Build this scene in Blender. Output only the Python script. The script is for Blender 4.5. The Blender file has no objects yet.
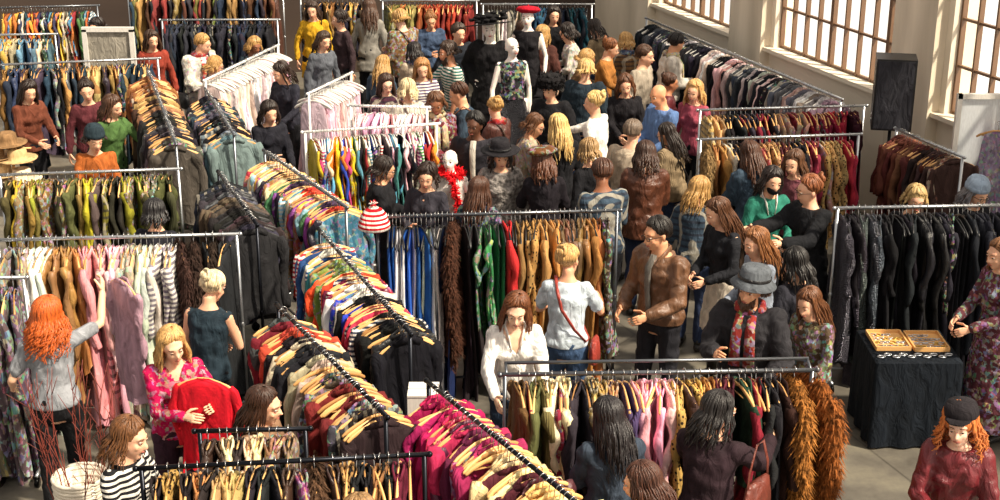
import bpy, math, random
from mathutils import Vector, Matrix, noise
random.seed(11)
sc=bpy.context.scene
COL=sc.collection
V=Vector
rad=math.radians
def hexc(h):
    o=[]
    for i in (0,2,4):
        c=int(h[i:i+2],16)/255.0
        o.append(c/12.92 if c<=0.04045 else ((c+0.055)/1.055)**2.4)
    return (o[0],o[1],o[2],1.0)
def lab(s):
    w=s.split()
    if len(w)>12:
        w=w[:12]
        while w[-1] in('a','an','the','in','on','at','of','with','and','to','by','seen','behind','from'): w.pop()
    return ' '.join(w)
# ---------------------------------------------------------------- mesh builder
class MB:
    def __init__(s): s.v=[];s.f=[];s.m=[];s.T=None
    def _add(s,p): s.v.append(s.T@p if s.T is not None else p)
    def tube(s,pts,rads,n=8,mat=0,ref=None,rnd=False):
        pts=[V(p) for p in pts]
        rr=[(r,r) if not isinstance(r,(tuple,list)) else r for r in rads]
        if rnd:
            t0=(pts[1]-pts[0]).normalized();t1=(pts[-1]-pts[-2]).normalized()
            a,b=rr[0],rr[-1];ma,mb=min(a),min(b)
            pre=[(pts[0]-t0*ma*.95,(a[0]*.3,a[1]*.3)),(pts[0]-t0*ma*.7,(a[0]*.72,a[1]*.72))]
            post=[(pts[-1]+t1*mb*.7,(b[0]*.72,b[1]*.72)),(pts[-1]+t1*mb*.95,(b[0]*.3,b[1]*.3))]
            pts=[p for p,_ in pre]+pts+[p for p,_ in post]
            rr=[r for _,r in pre]+rr+[r for _,r in post]
        b0=len(s.v);N=len(pts)
        for i,p in enumerate(pts):
            t=(pts[min(i+1,N-1)]-pts[max(i-1,0)])
            t=t.normalized() if t.length>1e-9 else V((0,0,1))
            rf=V(ref) if ref is not None else (V((1,0,0)) if abs(t.x)<.8 else V((0,1,0)))
            u=(rf-t*rf.dot(t));u=u.normalized() if u.length>1e-6 else V((0,0,1));w=t.cross(u)
            for k in range(n):
                a=2*math.pi*k/n
                s._add(p+u*(math.cos(a)*rr[i][0])+w*(math.sin(a)*rr[i][1]))
        for i in range(N-1):
            for k in range(n):
                k2=(k+1)%n
                s.f.append((b0+i*n+k,b0+i*n+k2,b0+(i+1)*n+k2,b0+(i+1)*n+k));s.m.append(mat)
        s.f.append(tuple(b0+k for k in reversed(range(n))));s.m.append(mat)
        s.f.append(tuple(b0+(N-1)*n+k for k in range(n)));s.m.append(mat)
    def ell(s,c,r,seg=12,ring=8,mat=0):
        if not isinstance(r,(tuple,list)): r=(r,r,r)
        c=V(c);b0=len(s.v)
        s._add(c+V((0,0,-r[2])))
        for i in range(1,ring):
            ph=-math.pi/2+math.pi*i/ring
            for k in range(seg):
                a=2*math.pi*k/seg
                s._add(c+V((r[0]*math.cos(ph)*math.cos(a),r[1]*math.cos(ph)*math.sin(a),r[2]*math.sin(ph))))
        s._add(c+V((0,0,r[2])));top=len(s.v)-1
        for k in range(seg):
            k2=(k+1)%seg
            s.f.append((b0,b0+1+k2,b0+1+k));s.m.append(mat)
            q=b0+1+(ring-2)*seg
            s.f.append((top,q+k,q+k2));s.m.append(mat)
            for i in range(ring-2):
                a0=b0+1+i*seg
                s.f.append((a0+k,a0+k2,a0+seg+k2,a0+seg+k));s.m.append(mat)
    def box(s,c,d,mat=0,R=None):
        b0=len(s.v)
        for z in(-.5,.5):
            for x,y in((-.5,-.5),(.5,-.5),(.5,.5),(-.5,.5)):
                p=V((x*d[0],y*d[1],z*d[2]))
                if R is not None:p=R@p
                s._add(V(c)+p)
        for q in((3,2,1,0),(4,5,6,7),(0,1,5,4),(1,2,6,5),(2,3,7,6),(3,0,4,7)):
            s.f.append(tuple(b0+i for i in q));s.m.append(mat)
    def lathe(s,prof,n=20,sy=1.0,mat=0,c=(0,0,0),cap=True):
        b0=len(s.v);c=V(c)
        for r,z in prof:
            for k in range(n):
                a=2*math.pi*k/n
                s._add(c+V((r*math.cos(a),r*sy*math.sin(a),z)))
        for i in range(len(prof)-1):
            for k in range(n):
                k2=(k+1)%n
                s.f.append((b0+i*n+k,b0+i*n+k2,b0+(i+1)*n+k2,b0+(i+1)*n+k));s.m.append(mat)
        if cap:
            s.f.append(tuple(b0+k for k in reversed(range(n))));s.m.append(mat)
            q=b0+(len(prof)-1)*n
            s.f.append(tuple(q+k for k in range(n)));s.m.append(mat)
    def mesh(s,name,mats=(),smooth=True):
        me=bpy.data.meshes.new(name)
        me.from_pydata([tuple(p) for p in s.v],[],s.f)
        for m in mats: me.materials.append(m)
        if s.f:
            me.polygons.foreach_set('material_index',s.m)
            me.polygons.foreach_set('use_smooth',[smooth]*len(me.polygons))
        me.update();return me
def remesh(mb,vox,it=2):
    me=mb.mesh('tmp');ob=bpy.data.objects.new('tmp',me);COL.objects.link(ob)
    m=ob.modifiers.new('r','REMESH');m.mode='VOXEL';m.voxel_size=vox;m.use_smooth_shade=True
    m=ob.modifiers.new('s','SMOOTH');m.factor=.5;m.iterations=it
    dg=bpy.context.evaluated_depsgraph_get();dg.update()
    r=bpy.data.meshes.new_from_object(ob.evaluated_get(dg))
    vs=[v.co.copy() for v in r.vertices];fs=[tuple(p.vertices) for p in r.polygons]
    bpy.data.objects.remove(ob);bpy.data.meshes.remove(me);bpy.data.meshes.remove(r)
    o=MB();o.v=vs;o.f=fs;o.m=[0]*len(fs);return o
def merge(a,b):
    n=len(a.v);a.v+=b.v;a.f+=[tuple(i+n for i in q) for q in b.f];a.m+=b.m
def obj(name,me,parent=None,color=None,label=None,cat=None,loc=None,rotz=None,group=None):
    o=bpy.data.objects.new(name,me);COL.objects.link(o)
    if parent: o.parent=parent
    if color: o.color=color
    if label:o['label']=lab(label)
    if cat:o['category']=cat
    if group:o['group']=group
    if loc is not None:o.location=loc
    if rotz is not None:o.rotation_euler=(0,0,rotz)
    return o
# ---------------------------------------------------------------- materials
def newmat(name):
    m=bpy.data.materials.new(name);m.use_nodes=True
    nt=m.node_tree;return m,nt,nt.nodes['Principled BSDF']
def nd(nt,t,**k):
    n=nt.nodes.new(t)
    for a,b in k.items():
        if a.startswith('i_'): n.inputs[a[2:].replace('_',' ')].default_value=b
        else:setattr(n,a,b)
    return n
def mixc(nt,fac,a,b,mode='MIX'):
    n=nt.nodes.new('ShaderNodeMix');n.data_type='RGBA';n.blend_type=mode
    for i,x in((0,fac),(6,a),(7,b)):
        if hasattr(x,'links') or hasattr(x,'is_linked'): nt.links.new(x,n.inputs[i])
        else:n.inputs[i].default_value=x
    return n.outputs[2]
def ramp(nt,src,stops):
    n=nt.nodes.new('ShaderNodeValToRGB');e=n.color_ramp.elements
    e[0].position,e[0].color=stops[0];e[1].position,e[1].color=stops[-1]
    for p,c in stops[1:-1]:
        x=e.new(p);x.color=c
    nt.links.new(src,n.inputs[0]);return n.outputs[0]
W4=(1,1,1,1);B4=(0,0,0,1)
def g4(v):return(v,v,v,1)
def fabric(kind):
    m,nt,bs=newmat('fabric_'+kind);L=nt.links.new
    oi=nd(nt,'ShaderNodeObjectInfo');tc=nd(nt,'ShaderNodeTexCoord')
    add=nd(nt,'ShaderNodeVectorMath',operation='ADD');L(tc.outputs['Object'],add.inputs[0])
    sc_=nd(nt,'ShaderNodeMath',operation='MULTIPLY');sc_.inputs[1].default_value=13.0
    L(oi.outputs['Random'],sc_.inputs[0]);L(sc_.outputs[0],add.inputs[1])
    co=add.outputs[0];col=oi.outputs['Color']
    mp0=nd(nt,'ShaderNodeMapping');mp0.inputs['Scale'].default_value=(1,1,.45);L(co,mp0.inputs[0])
    nz=nd(nt,'ShaderNodeTexNoise',i_Scale=11.0,i_Detail=6.0,i_Distortion=1.2);L(mp0.outputs[0],nz.inputs['Vector'])
    shade=ramp(nt,nz.outputs[0],[(.3,g4(.66)),(.68,g4(1.25))])
    rough=.85;bump=nz.outputs[0];bstr=.8;met=0;bdist=.04
    if kind=='leopard':
        vo=nd(nt,'ShaderNodeTexVoronoi',i_Scale=34.0);L(co,vo.inputs['Vector'])
        col=mixc(nt,ramp(nt,vo.outputs['Distance'],[(.28,W4),(.36,B4)]),col,(.02,.012,.008,1))
    elif kind=='floral':
        vo=nd(nt,'ShaderNodeTexVoronoi',i_Scale=30.0);L(co,vo.inputs['Vector'])
        hs=nd(nt,'ShaderNodeHueSaturation');hs.inputs['Saturation'].default_value=.75;hs.inputs['Value'].default_value=.6
        L(vo.outputs['Color'],hs.inputs['Color'])
        c2=mixc(nt,.45,hs.outputs[0],col)
        n5=nd(nt,'ShaderNodeTexNoise',i_Scale=24.0,i_Detail=2.0);L(co,n5.inputs['Vector'])
        col=mixc(nt,ramp(nt,n5.outputs[0],[(.48,B4),(.53,W4)]),col,c2)
    elif kind=='stripe':
        wv=nd(nt,'ShaderNodeTexWave',i_Scale=9.0);wv.bands_direction='Z';L(tc.outputs['Object'],wv.inputs['Vector'])
        col=mixc(nt,ramp(nt,wv.outputs['Color'],[(.45,B4),(.55,W4)]),col,(.75,.72,.66,1))
    elif kind=='plaid':
        w1=nd(nt,'ShaderNodeTexWave',i_Scale=5.0);w1.bands_direction='Z';L(co,w1.inputs['Vector'])
        w2=nd(nt,'ShaderNodeTexWave',i_Scale=5.0);w2.bands_direction='Y';L(co,w2.inputs['Vector'])
        c1=mixc(nt,ramp(nt,w1.outputs['Color'],[(.6,B4),(.75,g4(.7))]),col,(.02,.02,.03,1))
        col=mixc(nt,ramp(nt,w2.outputs['Color'],[(.6,B4),(.75,g4(.5))]),c1,(.5,.45,.35,1))
    elif kind=='sequin':
        vo=nd(nt,'ShaderNodeTexVoronoi',i_Scale=90.0);L(co,vo.inputs['Vector'])
        bump=vo.outputs['Distance'];bstr=.8;rough=.3;met=.6
    elif kind=='knit':
        wv=nd(nt,'ShaderNodeTexWave',i_Scale=22.0,i_Distortion=2.0);L(co,wv.inputs['Vector'])
        bump=wv.outputs['Color'];bstr=.5;bdist=.008
    elif kind=='leather': rough=.42
    elif kind=='satin': rough=.35
    elif kind=='fur':
        n2=nd(nt,'ShaderNodeTexNoise',i_Scale=28.0,i_Detail=5.0);L(co,n2.inputs['Vector'])
        shade=ramp(nt,n2.outputs[0],[(.35,g4(.35)),(.65,g4(1.35))]);rough=.9;bump=n2.outputs[0];bstr=.8
    elif kind=='hair':
        mp=nd(nt,'ShaderNodeMapping');mp.inputs['Scale'].default_value=(60,60,9);L(co,mp.inputs[0])
        n2=nd(nt,'ShaderNodeTexNoise',i_Scale=1.5,i_Detail=4.0);L(mp.outputs[0],n2.inputs['Vector'])
        shade=ramp(nt,n2.outputs[0],[(.3,g4(.5)),(.7,g4(1.5))]);rough=.45;bump=n2.outputs[0];bstr=.5;bdist=.01
    elif kind=='skin':
        shade=ramp(nt,nz.outputs[0],[(.2,(.94,.86,.83,1)),(.8,(1.08,1.02,1.0,1))]);rough=.55;bstr=.03
    elif kind=='gloss': rough=.3;bstr=.02
    elif kind=='metal': rough=.3;bstr=.0;met=.9;shade=ramp(nt,nz.outputs[0],[(.3,g4(.85)),(.7,W4)])
    c=mixc(nt,1.0,col,shade,'MULTIPLY')
    L(c,bs.inputs['Base Color']);bs.inputs['Roughness'].default_value=rough;bs.inputs['Metallic'].default_value=met
    if kind in('plain','knit','floral','stripe','plaid','leopard','fur'):
        bs.inputs['Specular IOR Level'].default_value=.2
    if kind=='skin':
        bs.inputs['Subsurface Weight'].default_value=.12;bs.inputs['Subsurface Scale'].default_value=.02
    bp=nd(nt,'ShaderNodeBump');bp.inputs['Strength'].default_value=bstr;bp.inputs['Distance'].default_value=bdist
    L(bump,bp.inputs['Height']);L(bp.outputs[0],bs.inputs['Normal'])
    return m
_f={}
def fab(k):
    if k not in _f:_f[k]=fabric(k)
    return _f[k]
def solid(name,h,rough=.6,met=0,var=False):
    m,nt,bs=newmat(name)
    nz=nd(nt,'ShaderNodeTexNoise',i_Scale=30.0)
    c=hexc(h);sh=ramp(nt,nz.outputs[0],[(.3,tuple(x*.85 for x in c[:3])+(1,)),(.7,c)])
    if var:
        oi=nd(nt,'ShaderNodeObjectInfo');r=ramp(nt,oi.outputs['Random'],[(0,(.55,.44,.34,1)),(.4,(1,.92,.84,1)),(1,(1.25,1.2,1.15,1))])
        sh=mixc(nt,1.0,sh,r,'MULTIPLY')
    nt.links.new(sh,bs.inputs['Base Color']);bs.inputs['Roughness'].default_value=rough;bs.inputs['Metallic'].default_value=met
    return m
M_wood=solid('hanger_wood','e4b678',.4,0,True);M_wire=solid('hook_steel','b8b8b8',.25,.9)
M_hblack=solid('hanger_black','1c1c1e',.4);M_hwhite=solid('hanger_white','e8e4dc',.4)
M_eye=solid('eye_white','cfc4ba',.3);M_iris=solid('iris_dark','2a1a10',.2);M_lip=solid('lips','b8685a',.5);M_brow=solid('brow','6a4a34',.8)
# ---------------------------------------------------------------- hanger & garments
def hanger_mesh(mat,name):
    b=MB()
    for sgn in(-1,1):
        b.tube([(0,0,-.088),(0,sgn*.05,-.094),(0,sgn*.12,-.117),(0,sgn*.18,-.142),(0,sgn*.215,-.166)],[(.0065,.013),(.007,.015),(.008,.014),(.009,.014),(.009,.012)],n=8,ref=(1,0,0),rnd=True)
    b.tube([(0,-.165,-.15),(0,.165,-.15)],[.005,.005],n=6)
    pts=[(0,0,-.085),(0,0,-.05)]+[(0,.024*math.sin(a)*1.0,-.001-.024*math.cos(a)+0) for a in [rad(x) for x in(10,60,110,150,190,230,260)]]
    b.tube(pts,[.0028]*len(pts),n=6,mat=1)
    return b.mesh(name,[mat,M_wire])
HG={'w':hanger_mesh(M_wood,'wooden_hanger'),'b':hanger_mesh(M_hblack,'black_hanger'),'i':hanger_mesh(M_hwhite,'white_hanger')}
def garment_mesh(typ,kind,seed):
    rnd=random.Random(seed);b=MB()
    L={'shirt':.72,'jacket':.76,'blazer':.74,'coat':1.08,'dress':1.1,'sweater':.66,'fur_coat':.95,'skirt':.7}[typ]*rnd.uniform(.82,1.14)
    thick={'shirt':.02,'jacket':.032,'blazer':.026,'coat':.034,'dress':.022,'sweater':.03,'fur_coat':.05,'skirt':.03}[typ]*rnd.uniform(.75,1.35)
    hem=.235 if typ in('shirt','sweater') else .25
    n=28;N=14
    ph=[rnd.uniform(0,6.28) for _ in range(6)]
    nk=rnd.choice((.05,.065,.1))
    prof=[(-.082,nk,.45),(-.094,nk+.03,.75),(-.112,.14,.9),(-.138,.19,1.0),(-.165,.222,1.0),(-.2,.228,1.0)]
    if typ=='dress':prof=[(-.09,.05,.3),(-.115,.12,.6),(-.15,.15,.8),(-.25,.17,1.0)]
    if typ=='skirt':prof=[(-.15,.15,.5),(-.17,.17,.9),(-.2,.18,1)]
    z0,w0,_=prof[-1]
    for i in range(1,N+1):
        t=i/N;w=w0+(hem-w0)*t-(.035*math.sin(math.pi*min(1,t*1.3)) if typ in('jacket','coat','blazer') else .02*math.sin(math.pi*t))
        prof.append((z0-(L-.05)*t,w,1.0+.45*t))
    sx=rnd.uniform(-.045,.045);fr=rnd.choice((4,5,6))
    for j,(z,w,tm) in enumerate(prof):
        t=max(0,(-z-.2)/L)
        for k in range(n):
            a=2*math.pi*k/n
            rip=1+t*.75*math.sin(fr*a+ph[0]+t*2)+t*.45*math.sin(9*a+ph[1])
            x=thick*tm*math.sin(a)*rip+sx*t+.02*t*math.sin(5*t+ph[2])
            y=w*math.cos(a)*(1+.07*math.sin(6*t+ph[5]))+.018*math.sin(7*t+ph[3])*t
            zz=z+ (.05*math.sin(2*a+ph[4]) if j==len(prof)-1 else 0)
            b.v.append(V((x,y,zz)))
    for i in range(len(prof)-1):
        for k in range(n):
            k2=(k+1)%n
            b.f.append((i*n+k,i*n+k2,(i+1)*n+k2,(i+1)*n+k));b.m.append(0)
    q=(len(prof)-1)*n;b.f.append(tuple(range(n)));b.m.append(0);b.f.append(tuple(q+k for k in reversed(range(n))));b.m.append(0)
    if typ not in('dress','skirt'):
        rs={'shirt':.032,'jacket':.043,'blazer':.038,'coat':.046,'sweater':.038,'fur_coat':.055}[typ]*rnd.uniform(.85,1.2)
        for sgn in(-1,1):
            ox=rnd.uniform(-.055,.055);sl=rnd.uniform(.46,.64) if typ!='shirt' or rnd.random()<.6 else .26
            oy=rnd.uniform(-.05,.035);p=[];r=[]
            for i in range(13):
                t=i/12
                p.append((ox*t+.016*math.sin(9*t+ph[0]),sgn*(.195+.045*min(1,t*3)+oy*t+.018*math.sin(5*t+ph[1])),-.15-sl*t))
                r.append((rs*(.6 if i==0 else 1-.25*t)*(.75+.2*math.sin(15*t+ph[2])),rs*(.9 if i==0 else 1.15-.3*t)*(1+.16*math.sin(17*t+ph[3]))))
            b.tube(p,r,n=10,ref=(1,0,0))
    if typ=='fur_coat':
        vs=[p.copy() for p in b.v]
        for _ in range(8000):
            p=rnd.choice(vs);c=V((0,p.y*.75,p.z+.02));d=(p-c);d.x*=2.2
            d=(d.normalized() if d.length>1e-5 else V((1,0,0)))
            p=p+V((rnd.uniform(-.015,.015),rnd.uniform(-.02,.02),rnd.uniform(-.05,.05)))
            s1=d.cross(V((0,0,1)));s1=s1.normalized()*.006 if s1.length>1e-4 else V((.006,0,0))
            tip=p+d*rnd.uniform(.01,.03)+V((rnd.uniform(-.015,.015),rnd.uniform(-.015,.015),-.035))
            q=len(b.v);b.v+= [p-s1-d*.01,p+s1-d*.01,tip];b.f.append((q,q+1,q+2));b.m.append(0)
    if typ in('jacket','coat','blazer'):
        for sgn in(-1,1):
            b.tube([(sgn*.012,-.1,-.11),(sgn*.03,-.03,-.08),(sgn*.03,.04,-.08),(sgn*.02,.1,-.115)],[(.008,.024)]*4,n=6)
    return b.mesh(typ,[fab(kind)])
_g={}
def gmesh(typ,kind,var):
    if typ=='fur_coat':var%=2
    k=(typ,kind,var)
    if k not in _g:_g[k]=garment_mesh(typ,kind,var*17+len(typ)*3)
    return _g[k]
TYP={'c':'coat','j':'jacket','s':'shirt','d':'dress','w':'sweater','f':'fur_coat','k':'skirt'}
KIN={'p':'plain','k':'knit','l':'leather','s':'satin','L':'leopard','F':'floral','S':'stripe','P':'plaid','Q':'sequin','u':'fur'}
NAMES=[((0,0,0),'black'),((40,40,45),'charcoal'),((128,128,128),'grey'),((235,232,225),'off-white'),((200,180,150),'beige'),((120,80,50),'brown'),((60,40,30),'dark brown'),((190,150,90),'tan'),((200,30,40),'red'),((110,25,40),'burgundy'),((200,50,110),'magenta'),((220,160,170),'pink'),((120,60,120),'purple'),((40,60,140),'blue'),((30,40,70),'navy'),((120,160,200),'light blue'),((40,130,130),'teal'),((50,90,50),'green'),((110,110,50),'olive'),((210,170,50),'mustard'),((210,110,40),'orange')]
def cname(h):
    c=[int(h[i:i+2],16) for i in(0,2,4)]
    return min(NAMES,key=lambda n:sum((a-b)**2 for a,b in zip(n[0],c)))[1]
KW={'plain':'woven','knit':'knitted','leather':'leather','satin':'satin','leopard':'leopard-print','floral':'floral-print','stripe':'striped','plaid':'plaid','sequin':'sequinned','fur':'fluffy'}
def garment(code,pos,rz,hg='w',group=None,tilt=0,ln=1.0,jit=True):
    typ=TYP[code[0]];kind=KIN[code[1]];hx=code[2:]
    if typ=='jacket' and kind in('plain','plaid') and random.random()<.45:typ='blazer'
    if typ in('jacket','coat','blazer') and kind=='plain' and random.random()<.2:kind=random.choice(('leather','satin','knit','floral','plaid'))
    if typ=='shirt' and kind=='plain' and random.random()<.35:kind=random.choice(('satin','floral','stripe','knit'))
    nm=typ if kind!='leather' else 'leather_'+typ
    o=obj(nm,gmesh(typ,kind,random.randrange(8)))
    c=list(hexc(hx));j=random.uniform(.75,1.5)
    o.color=tuple(min(.9,x*j*random.uniform(.85,1.15)) for x in c[:3])+(1,)
    o.location=pos;o.rotation_euler=(tilt+(random.gauss(0,.025) if jit else 0),0,rz);s=random.uniform(.93,1.05)
    o.scale=(1,s,ln*random.uniform(.88,1.1) if jit else ln)
    t=typ.replace('_',' ')
    o['label']=lab(f"{cname(hx)} {KW[kind]} {t} on a {'wooden' if hg=='w' else 'black' if hg=='b' else 'white'} hanger, packed rail")
    o['category']=t
    if group:o['group']=group
    obj('clothes_hanger',HG[hg],parent=o)
    return o
MET={'k':('22242a','metal'),'g':('c0c4c8','metal'),'w':('eeeeec','gloss'),'c':('74787e','metal')}
def rack(ax,ay,bx,by,met,pal,h=1.6,sp=.05,hg='w',seq=True,name='',double=False,bare=0,t0=.03,t1=.97,ln=1.0):
    A=V((ax,ay,0));B=V((bx,by,0));d=B-A;Ln=d.length;d/=Ln;ang=math.atan2(d.y,d.x)
    hx,mk=MET[met];mm=[fab(mk)];c=hexc(hx)
    e=obj('clothing_rack',None,loc=A,rotz=ang);e.empty_display_size=.1
    e['label']=lab(f"{ {'k':'black metal','g':'chrome','w':'white metal','c':'grey steel'}[met]} clothes rack holding {name}");e['category']='clothes rack'
    b=MB();b.tube([(-.03,0,h),(Ln/2,0,h),(Ln+.03,0,h)],[.0145]*3,n=12)
    for x in(-.03,Ln+.03): b.ell((x,0,h),.018)
    obj('rail',b.mesh('rail',mm),parent=e,color=c)
    if double:
        b=MB();b.tube([(0,.11,h+.03),(Ln,.11,h+.03)],[.011]*2,n=10)
        for x in(.01,Ln-.01):b.tube([(x,0,h),(x,.11,h+.03)],[.01]*2,n=8)
        obj('upper_rail',b.mesh('upper_rail',mm),parent=e,color=c)
    for x in(0,Ln):
        b=MB();b.tube([(x,0,.1),(x,0,h)],[.014]*2,n=10);b.ell((x,0,.82),(.02,.02,.03));obj('post',b.mesh('post',mm),parent=e,color=c)
        b=MB();b.tube([(x,-.26,.09),(x,-.2,.1),(x,.2,.1),(x,.26,.09)],[.014]*4,n=10);obj('foot_bar',b.mesh('foot_bar',mm),parent=e,color=c)
        for y in(-.25,.25):
            b=MB();b.tube([(x-.015,y,.04),(x+.015,y,.04)],[.04]*2,n=14);b.box((x,y,.075),(.03,.03,.03));obj('caster',b.mesh('caster',mm),parent=e,color=hexc('151515'))
    b=MB();b.tube([(0,0,.12),(Ln,0,.12)],[.012]*2,n=8);obj('lower_bar',b.mesh('lower_bar',mm),parent=e,color=c)
    x=Ln*t0+.03;n=len(pal)
    g=f"clothes on the rail with {name}"
    while x<Ln*t1-.02:
        u=x/Ln
        if seq:
            i=int(u*n+random.uniform(-.9,.9));code=pal[max(0,min(n-1,i))]
        else: code=random.choice(pal)
        p=A+d*x+V((-d.y,d.x,0))*random.uniform(-.015,.015)+V((0,0,h-.002));rz=ang+random.gauss(0,.14)
        if random.random()<bare:
            obj('clothes_hanger',HG[hg],loc=p,rotz=rz+random.gauss(0,.18),label='empty wooden clothes hanger on the rail between garments',cat='hanger',group=g)
            x+=random.uniform(.02,.04);continue
        garment(code,p,rz,hg,g,ln=ln)
        x+=sp*.93*(2.2 if code[0]=='f' else 1.25 if code[0] in'cj' else .85)*random.uniform(.7,1.3)
# ---------------------------------------------------------------- people
def ik(S,T,a,b,hint):
    d=T-S;L=d.length
    if L>(a+b)*.985:T=S+d*((a+b)*.985/L);d=T-S;L=d.length
    L=max(L,abs(a-b)+.03,.12)
    x=(a*a-b*b+L*L)/(2*L);y=math.sqrt(max(0,a*a-x*x));u=d.normalized()
    hv=hint-u*hint.dot(u);hv.normalize()
    return S+u*x+hv*y,T
POSE={'down':((-.25,-.05,.84),(.25,-.05,.84)),
'hold':((-.09,-.33,1.08),(.11,-.31,1.05)),
'reachR':((-.2,-.5,1.22),(.22,-.1,.9)),
'reachL':((-.22,-.1,.9),(.2,-.5,1.22)),
'reach':((-.17,-.48,1.25),(.18,-.46,1.2)),
'hip':((-.2,-.08,1.0),(.22,-.12,.95))}
def build_person(P):
    vox=P.get('vox',.02);male=P.get('male',False);w=1.06 if male else .88;aw=1.0 if male else .86
    pr=random.Random(P.get('seed',1)*7+1)
    lean=rad(P.get('lean',pr.uniform(2,8) if not P.get('mannequin') else 0))
    fw=pr.uniform(.93,1.07);jaw=pr.uniform(.92,1.1);nl=pr.uniform(.9,1.25)
    U=Matrix.Translation((0,0,.95))@Matrix.Rotation(lean,4,'X')@Matrix.Translation((0,0,-.95))
    up=lambda p:(U@V(p)) if p[2]>.95 else V(p)
    pd=P.get('pitch',(22 if P.get('pose') in('hold','reach') else 10) if not P.get('mannequin') else 0)
    Hm=U@Matrix.Translation((0,0,1.47))@Matrix.Rotation(rad(P.get('yaw',pr.uniform(-18,18))),4,'Z')@Matrix.Rotation(rad(pd*.7),4,'X')@Matrix.Rotation(rad(pr.uniform(-6,6)),4,'Y')@Matrix.Translation((0,-.015,.12))
    secs=[(.80,.10,.09),(.86,.165,.115),(.95,.172,.12),(1.08,.135,.095),(1.2,.15,.108),(1.32,.168,.112),(1.39,.15,.085),(1.435,.085,.062),(1.475,.052,.055),(1.53,.05,.052)]
    b=MB()
    def torso(b,ss,off=0,n=20):
        b.tube([up((0,.0 if z<1.45 else -.005,z)) for z,_,_ in ss],[(rx*(w if z>.98 else .5+w*.5)+off,ry+off) for z,rx,ry in ss],n=n,ref=(1,0,0))
    torso(b,secs)
    if not male:
        for s in(-1,1):b.ell(up((s*.065,-.075,1.26)),(.052,.048,.052))
    ha=P.get('hands') or POSE[P.get('pose','down')]
    arms=[]
    for s,t in zip((-1,1),ha):
        S=up((s*.168*w,.005,1.385));t=V(t)
        if 'hands' not in P: t+=V((pr.uniform(-.04,.04),pr.uniform(-.05,.05),pr.uniform(-.06,.06)))
        E,T=ik(S,t,.285,.25,V((s*.55,.45,-.9)))
        arms.append((s,S,E,T))
        b.tube([S,S.lerp(E,.5),E,E.lerp(T,.3),T],[.052*aw,.043*aw,.036*aw,.038*aw,.025],n=12,rnd=True)
        d=(T-E).normalized();nn=V((-s,.0,-.35));nn=(nn-d*nn.dot(d)).normalized();sd=d.cross(nn)
        b.tube([T,T+d*.045,T+d*.088],[(.024,.017),(.036,.017),(.034,.014)],n=10,ref=sd,rnd=True)
    st=P.get('stride',pr.uniform(-.08,.08));legs=[]
    for s in(-1,1):
        hp=V((s*.09,0,.9));kn=V((s*.095,-.03+s*st*.5,.49));an=V((s*.1,.02+s*st,.09));legs.append((s,hp,kn,an))
        b.tube([hp,hp.lerp(kn,.5),kn,kn.lerp(an,.3),an],[.088*(.5+aw*.5),.072,.052,.054,.036],n=12,rnd=True)
        b.tube([an+V((0,.03,-.045)),an+V((0,-.05,-.05)),an+V((0,-.16,-.065))],[(.034,.04),(.038,.034),(.034,.022)],n=10,rnd=True,ref=(1,0,0))
    b.T=Hm
    b.ell((0,.012,.03),(.074,.092,.083),16,12);b.ell((0,-.022,-.035),(.056*fw,.068,.072*jaw),16,12)
    b.ell((0,-.06,-.09*jaw),(.026*fw,.024,.022))
    b.tube([(0,-.084,.018),(0,-.1,-.008),(0,-.104-.004*nl,-.02*nl)],[.009,.011,.0145],n=8,rnd=True)
    for s in(-1,1):
        b.ell((s*.076,.012,-.01),(.011,.018,.03));b.ell((s*.034*fw,-.062,-.022),(.024,.022,.02))
        b.tube([(s*.014,-.082,.034),(s*.048,-.068,.034)],[.012,.01],n=6,rnd=True)
    b.tube([(-.016,-.088,-.05),(.016,-.088,-.05)],[.009,.009],n=6,rnd=True)
    b.T=None
    body=remesh(b,vox,1)
    x=MB()
    for s,S,E,T in arms:
        d=(T-E).normalized();nn=V((-s,0,-.35));nn=(nn-d*nn.dot(d)).normalized();sd=d.cross(nn)
        if sd.z<0 and abs(sd.z)>.3:sd=-sd
        curl=.5
        for i,fl in enumerate((.9,1.0,.94,.74)):
            q=T+d*.083+sd*(1.5-i)*.0175;l=.076*fl
            p1=q+(d*.92+nn*.3*curl).normalized()*l*.45;p2=p1+(d*.7+nn*.8*curl*1.6).normalized()*l*.32;p3=p2+(d*.45+nn*1.0).normalized()*l*.25
            x.tube([q-d*.015,q,p1,p2,p3],[.009,.0088,.0082,.0076,.0062],n=7,rnd=True)
        q=T+d*.02+sd*.028
        x.tube([q,q+(d*.6+sd*.7+nn*.3)*.035,q+(d*.95+sd*.7+nn*.6)*.058],[.012,.0105,.0085],n=7,rnd=True)
    x.T=Hm
    for s in(-1,1):
        x.ell((s*.031,-.0765,.012),(.0125,.0115,.0072),10,6,mat=1);x.ell((s*.031,-.085,.011),(.0074,.0048,.0066),8,6,mat=2)
        x.tube([(s*.016,-.0915,.036),(s*.034,-.087,.041),(s*.05,-.075,.035)],[.0026,.003,.0018],n=6,mat=4)
        x.tube([(s*.018,-.0865,.0185),(s*.031,-.089,.0205),(s*.045,-.081,.0175)],[.0018,.0026,.0018],n=5,mat=0)
    x.tube([(-.022,-.09,-.052),(-.009,-.097,-.049),(0,-.0975,-.0505),(.009,-.097,-.049),(.022,-.09,-.052)],[.002,.004,.0035,.004,.002],n=6,mat=3)
    x.tube([(-.018,-.09,-.054),(0,-.097,-.057),(.018,-.09,-.054)],[.002,.0045,.002],n=6,mat=3)
    merge(body,x)
    out={'body':body.mesh('person',[fab('skin'),M_eye,M_iris,M_lip,M_brow])}
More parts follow.
